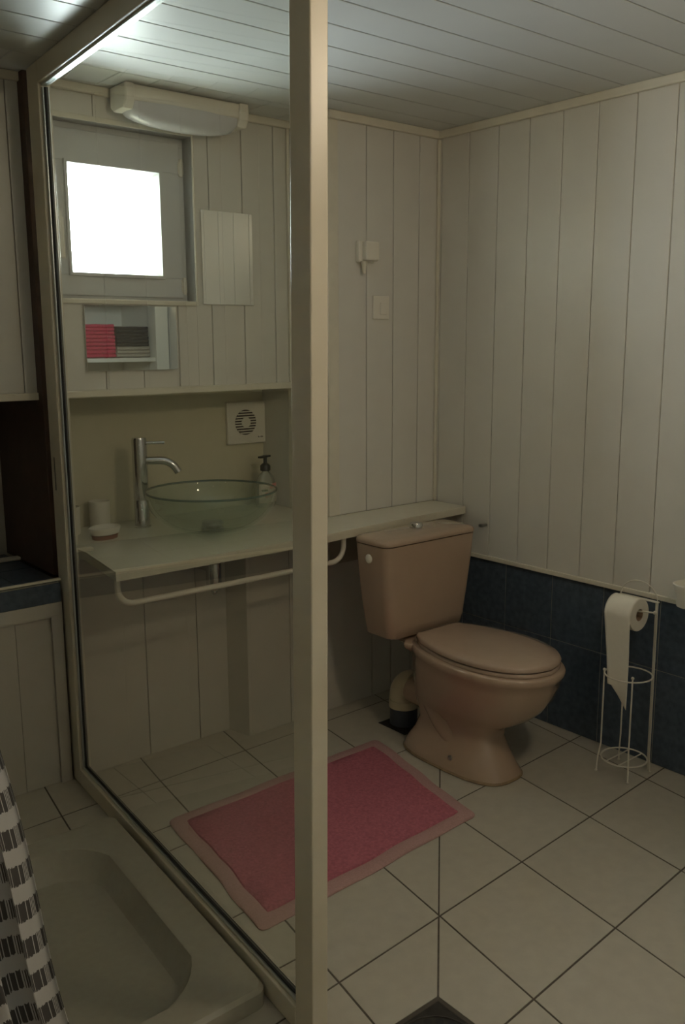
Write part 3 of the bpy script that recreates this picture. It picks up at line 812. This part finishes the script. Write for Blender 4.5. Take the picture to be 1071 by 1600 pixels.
# stop valve behind tank
bm = bmesh.new(); cyl(bm, (0, -.30, .755), (-.030, -.30, .755), .006, 12); box(bm, (-.040, -.308, .750), (-.022, -.292, .762), bev=.002)
tag(obj('stop_valve', bm, M['steel'], smooth=True), 'small metal stop valve on the right wall beside the tank', 'valve')

# ---------------------------------------------------------------- bath mat
t = thing('bath_mat', 'pink cotton bath mat with paler border lying on the white floor tiles', 'bath mat', (-1.1, -.65, 0))
cor = [(-1.525, -.335), (-.615, -.315), (-.755, -.945), (-1.615, -.985)]
def quadring(cs, inset, z, n=22, r=.03):
    cs = [Vector((x, y, 0)) for x, y in cs]; c = sum(cs, Vector())/4
    out = []
    q = []
    for k in range(4):
        a, b, d = cs[k-1], cs[k], cs[(k+1) % 4]
        e1 = (a-b).normalized(); e2 = (d-b).normalized()
        q.append(b+(e1+e2)*inset)
    for k in range(4):
        a, b, d = q[k-1], q[k], q[(k+1) % 4]
        e1 = (a-b).normalized(); e2 = (d-b).normalized()
        for s in range(6):
            u = s/5; p = b+e1*r*(1-u)**2+e2*r*u**2; out.append(p)
        for s in range(1, n):
            u = s/n; p = (b+e2*r)*(1-u)+(d-e2*r)*u; out.append(p)
    res = []
    for k, p in enumerate(out):
        wob = .0025*math.sin(k*.37)+.002*math.sin(k*.9+1)
        dd = (p-c).normalized()
        res.append(Vector((p.x+dd.x*wob+1.1, p.y+dd.y*wob+.65, z+ (.001*math.sin(k*.6) if z > .003 else 0))))
    return res
bm = bmesh.new(); loft(bm, [quadring(cor, 0, .0005), quadring(cor, -.001, .004), quadring(cor, .004, .009), quadring(cor, .046, .009), quadring(cor, .05, .006)])
obj('mat_border', bm, M['mat_out'], t, smooth=True, ang=60)['label'] = 'pale pink border'
bm = bmesh.new(); loft(bm, [quadring(cor, .047, .007, r=.012), quadring(cor, .050, .0125, r=.012), quadring(cor, .10, .0135, r=.01)])
obj('mat_pile', bm, M['mat_in'], t, smooth=True, ang=60)['label'] = 'deep pink pile'

# ---------------------------------------------------------------- floor drain
t = thing('floor_drain', 'square dark metal floor drain at the bottom of the floor slope', 'drain', (-1.545, -1.548, 0))
bm = bmesh.new(); ringp = [[-.106, .106], ]
for a, b in (((-.108, .098, 0), (.108, .108, .003)), ((-.108, -.108, 0), (.108, -.098, .003)), ((-.108, -.099, 0), (-.098, .099, .003)), ((.098, -.099, 0), (.108, .099, .003))): box(bm, a, b, bev=.0008, seg=1)
obj('drain_rim', bm, M['drainedge'], t)
bm = bmesh.new(); box(bm, (-.098, -.098, 0), (.098, .098, .0022), bev=.0005, seg=1)
for rr, n in ((.031, 8), (.059, 14), (.089, 20)):
    tube(bm, [(rr*math.cos(2*PI*k/40), rr*math.sin(2*PI*k/40), .003) for k in range(40)], .0018, 8, closed=True)
obj('drain_grate', bm, M['drainm'], t)
bm = bmesh.new()
for rr, n in ((.045, 10), (.074, 17), (.018, 4)):
    for k in range(n):
        a = 2*PI*k/n; tt = bmesh.new(); bmesh.ops.create_cone(tt, cap_ends=True, segments=12, radius1=.0095, radius2=.0095, depth=.0006)
        join(bm, tt, 0, Matrix.Translation((rr*math.cos(a), rr*math.sin(a), .0025)))
obj('drain_holes', bm, M['rubber'], t)['label'] = 'rings of black holes'

# ---------------------------------------------------------------- toilet roll stand
SX, SY = -.128, -1.072
t = thing('roll_stand', 'white wire toilet roll stand on the floor by the blue tiled wall', 'stand', (SX, SY, 0))
WR = .0028
def ring(r, z, n=36): return [(r*math.cos(2*PI*k/n), r*math.sin(2*PI*k/n), z) for k in range(n)]
RB = .068
bm = bmesh.new(); tube(bm, ring(.078, .055), WR, 8, closed=True)
for o_ in (-.024, .024):
    hw = math.sqrt(.078**2-o_*o_); tube(bm, [(-hw, o_, .055), (hw, o_, .055)], WR*.8, 8)
obj('bottom_ring', bm, M['wire'], t, smooth=True)
bm = bmesh.new(); tube(bm, ring(.080, .362), WR, 8, closed=True); obj('top_ring', bm, M['wire'], t, smooth=True)
LEGS = [math.radians(a) for a in (135, 222, 43)]
for a in LEGS:
    c, s = math.cos(a), math.sin(a)
    bm = bmesh.new(); tube(bm, [(.094*c, .094*s, .004), (.090*c, .090*s, .06), (.082*c, .082*s, .105), (.082*c, .082*s, .375)], WR, 8)
    ball(bm, (.094*c, .094*s, .005), .005, 10); ball(bm, (.082*c, .082*s, .378), .0055, 10)
    obj('leg', bm, M['wire'], t, smooth=True)
UPS = [(math.cos(math.radians(a))*.083, math.sin(math.radians(a))*.083) for a in (-46, -36)]
for c, s in UPS:
    bm = bmesh.new(); tube(bm, [(c*1.10, s*1.10, .004), (c*1.04, s*1.04, .06), (c, s, .62)], WR, 8); ball(bm, (c*1.10, s*1.10, .005), .005, 10)
    obj('upright', bm, M['wire'], t, smooth=True)
bm = bmesh.new()
ux, uy = (UPS[0][0]+UPS[1][0])/2, (UPS[0][1]+UPS[1][1])/2
tube(bm, [(ux-.003, uy-.006, .620), (ux-.003, uy+.145, .620)], WR, 8); tube(bm, [(ux+.006, uy-.006, .620), (ux+.006, uy+.145, .620)], WR, 8)
tube(bm, [(ux, uy+.07-.072*math.cos(PI*k/20), .620+.062*math.sin(PI*k/20)) for k in range(21)], WR*.8, 8)
obj('top_loop', bm, M['wire'], t, smooth=True)
bm = bmesh.new(); tube(bm, [(ux, uy+.145, .620), (ux-.02, uy+.147, .612), (-.010, .082, .598), (-.010, .070, .592), (-.010, -.02, .596), (-.010, -.092, .606)], WR, 8); ball(bm, (-.010, -.092, .606), .0065, 10)
obj('roll_arm', bm, M['wire'], t, smooth=True)

# toilet roll with hanging tail
RY0, RY1 = -1.108, -1.008
RC = (SX-.010, .585)
t = thing('toilet_roll', 'white toilet paper roll with a long hanging tail on the wire stand', 'toilet paper', (RC[0], (RY0+RY1)/2, RC[1]))
bm = bmesh.new()
hwid = (RY1-RY0)/2
prof = [(.021, -hwid), (.0545, -hwid), (.056, -hwid+.0015), (.056, hwid-.0015), (.0545, hwid), (.021, hwid)]
rings = [[Vector((r*math.cos(2*PI*k/48), y, r*math.sin(2*PI*k/48))) for k in range(48)] for r, y in prof]
loft(bm, rings, closed=True); obj('roll', bm, M['paper'], t, smooth=True, ang=40)
bm = bmesh.new()
rings = [[Vector((r*math.cos(2*PI*k/32), y, r*math.sin(2*PI*k/32))) for k in range(32)] for r, y in ((.0195, -hwid+.001), (.0212, -hwid+.001), (.0212, hwid-.001), (.0195, hwid-.001))]
loft(bm, rings, closed=True); obj('core', bm, M['card'], t, smooth=True)['label'] = 'brown cardboard core'
bm = bmesh.new()
path = []
for k in range(12):
    a = math.radians(80+100*k/11); path.append((.0568*math.cos(a), .0568*math.sin(a)))
for k in range(1, 27):
    s = k/26; path.append((-.0568+.012*math.sin(s*2.6)+.018*s*s, -.335*s))
rows_ = []
for j, (x, z) in enumerate(path):
    s = max(0, (j-11)/26)
    y0 = -hwid+.012*s; y1 = hwid-.014*min(1, s*1.1)
    row = []
    for i in range(13):
        v = i/12; y = y0+(y1-y0)*v
        zz = z
        if s > .78:  # torn slanting end: the near corner hangs lowest
            zz = z+(s-.78)/.22*.085*v**1.2
        row.append(bm.verts.new((x+.004*math.sin(v*PI)*s*2-.001, y, zz)))
    rows_.append(row)
for a, b in zip(rows_, rows_[1:]):
    for i in range(12): bm.faces.new((a[i], a[i+1], b[i+1], b[i]))
o = obj('paper_tail', bm, M['paper'], t, smooth=True, ang=80)
md = o.modifiers.new('thickness', 'SOLIDIFY'); md.thickness = .0007

# small white wall cup cut by the right edge of the frame
t = thing('wall_cup', 'white rounded cup fixed to the right wall above the blue tiles, past the toilet paper', 'cup', (-.045, -1.232, .612))
bm = bmesh.new(); lathe(bm, [(.030, .010), (.040, .014), (.046, .050), (.052, .078), (.056, .084), (.056, .090), (.050, .091), (.044, .080), (.036, .022), (.001, .018)], n=40); obj('cup_body', bm, M['white'], t, smooth=True)
bm = bmesh.new(); box(bm, (-.02, -.03, .015), (.045, .03, .050), bev=.004); obj('cup_bracket', bm, M['white'], t)

# ---------------------------------------------------------------- ceiling lamp near the entrance
LX, LY = -1.18, -2.22
t = thing('ceiling_lamp', 'round glowing globe lamp on the ceiling near the entrance', 'lamp', (LX, LY, C))
bm = bmesh.new(); lathe(bm, [(.06, -.001), (.06, -.02), (.03, -.03), (.03, -.045)], n=32); obj('lamp_base', bm, M['white'], t, smooth=True)
bm = bmesh.new(); ball(bm, (0, 0, -.125), .085, 32); obj('lamp_globe', bm, M['lampglow'], t, smooth=True)['label'] = 'glowing warm white globe'

# ---------------------------------------------------------------- towel shelf seen in the mirror
t = thing('shelf_unit', 'white open shelf unit by the right wall, seen reflected in the landscape mirror', 'shelf', (-.33, -2.03, 0))
def sb(name, a, b):
    bm = bmesh.new(); box(bm, a, b, bev=.002); return obj(name, bm, M['white'], t)
sb('side_panel', (-.30, -.22, 0), (-.28, .22, 1.75)); sb('side_panel', (.235, -.22, 0), (.318, .235, 1.75)); sb('back_panel', (-.28, -.22, 0), (.235, -.205, 1.75))
sb('top', (-.28, -.205, 1.73), (.235, .22, 1.75))
for z in (.05, .50, .95, 1.395): sb('shelf_board', (-.28, -.205, z-.012), (.235, .22, z+.012))
def towel(x0, x1, z, h, m, label, y0=-1.84):
    bm = bmesh.new()
    nl = 3
    for k in range(nl):
        a = z+h*k/nl; b = z+h*(k+1)/nl
        rg = []
        for q in range(9):
            xx = x0+(x1-x0)*q/8; wv = .002*math.sin(q*1.7+k+z*40)
            r = (b-a)/2; ring_ = []
            for s in range(9):
                an = PI*s/8; ring_.append(Vector((xx, y0-.02+ (r*1.1)*math.sin(an)+wv, (a+b)/2+r*math.cos(an)*.98+wv*.5)))
            ring_ += [Vector((xx, y0-.26, a+.0006)), Vector((xx, y0-.26, b-.0006))]
            rg.append(ring_)
        loft(bm, rg)
    return tag(obj('folded_towel', bm, m, smooth=True, ang=60), label, 'towel', 'folded towels on the shelf')
zt0 = 1.410
towel(-.55, -.335, zt0, .065, M['towelpink'], 'pink folded towel at the bottom of the pink stack, in the mirror')
towel(-.55, -.335, zt0+.066, .065, M['towelpink'], 'pink folded towel in the middle of the pink stack, in the mirror')
towel(-.548, -.338, zt0+.132, .060, M['towelpink'], 'pink folded towel on top of the pink stack, in the mirror')
towel(-.325, -.11, zt0, .062, M['towelbeige'], 'beige folded towel under the black towels, in the mirror')
towel(-.325, -.115, zt0+.063, .060, M['towelblack'], 'black folded towel directly on the beige one, in the mirror')
towel(-.323, -.118, zt0+.124, .055, M['towelblack'], 'black folded towel topmost beside the pink stack, in the mirror')
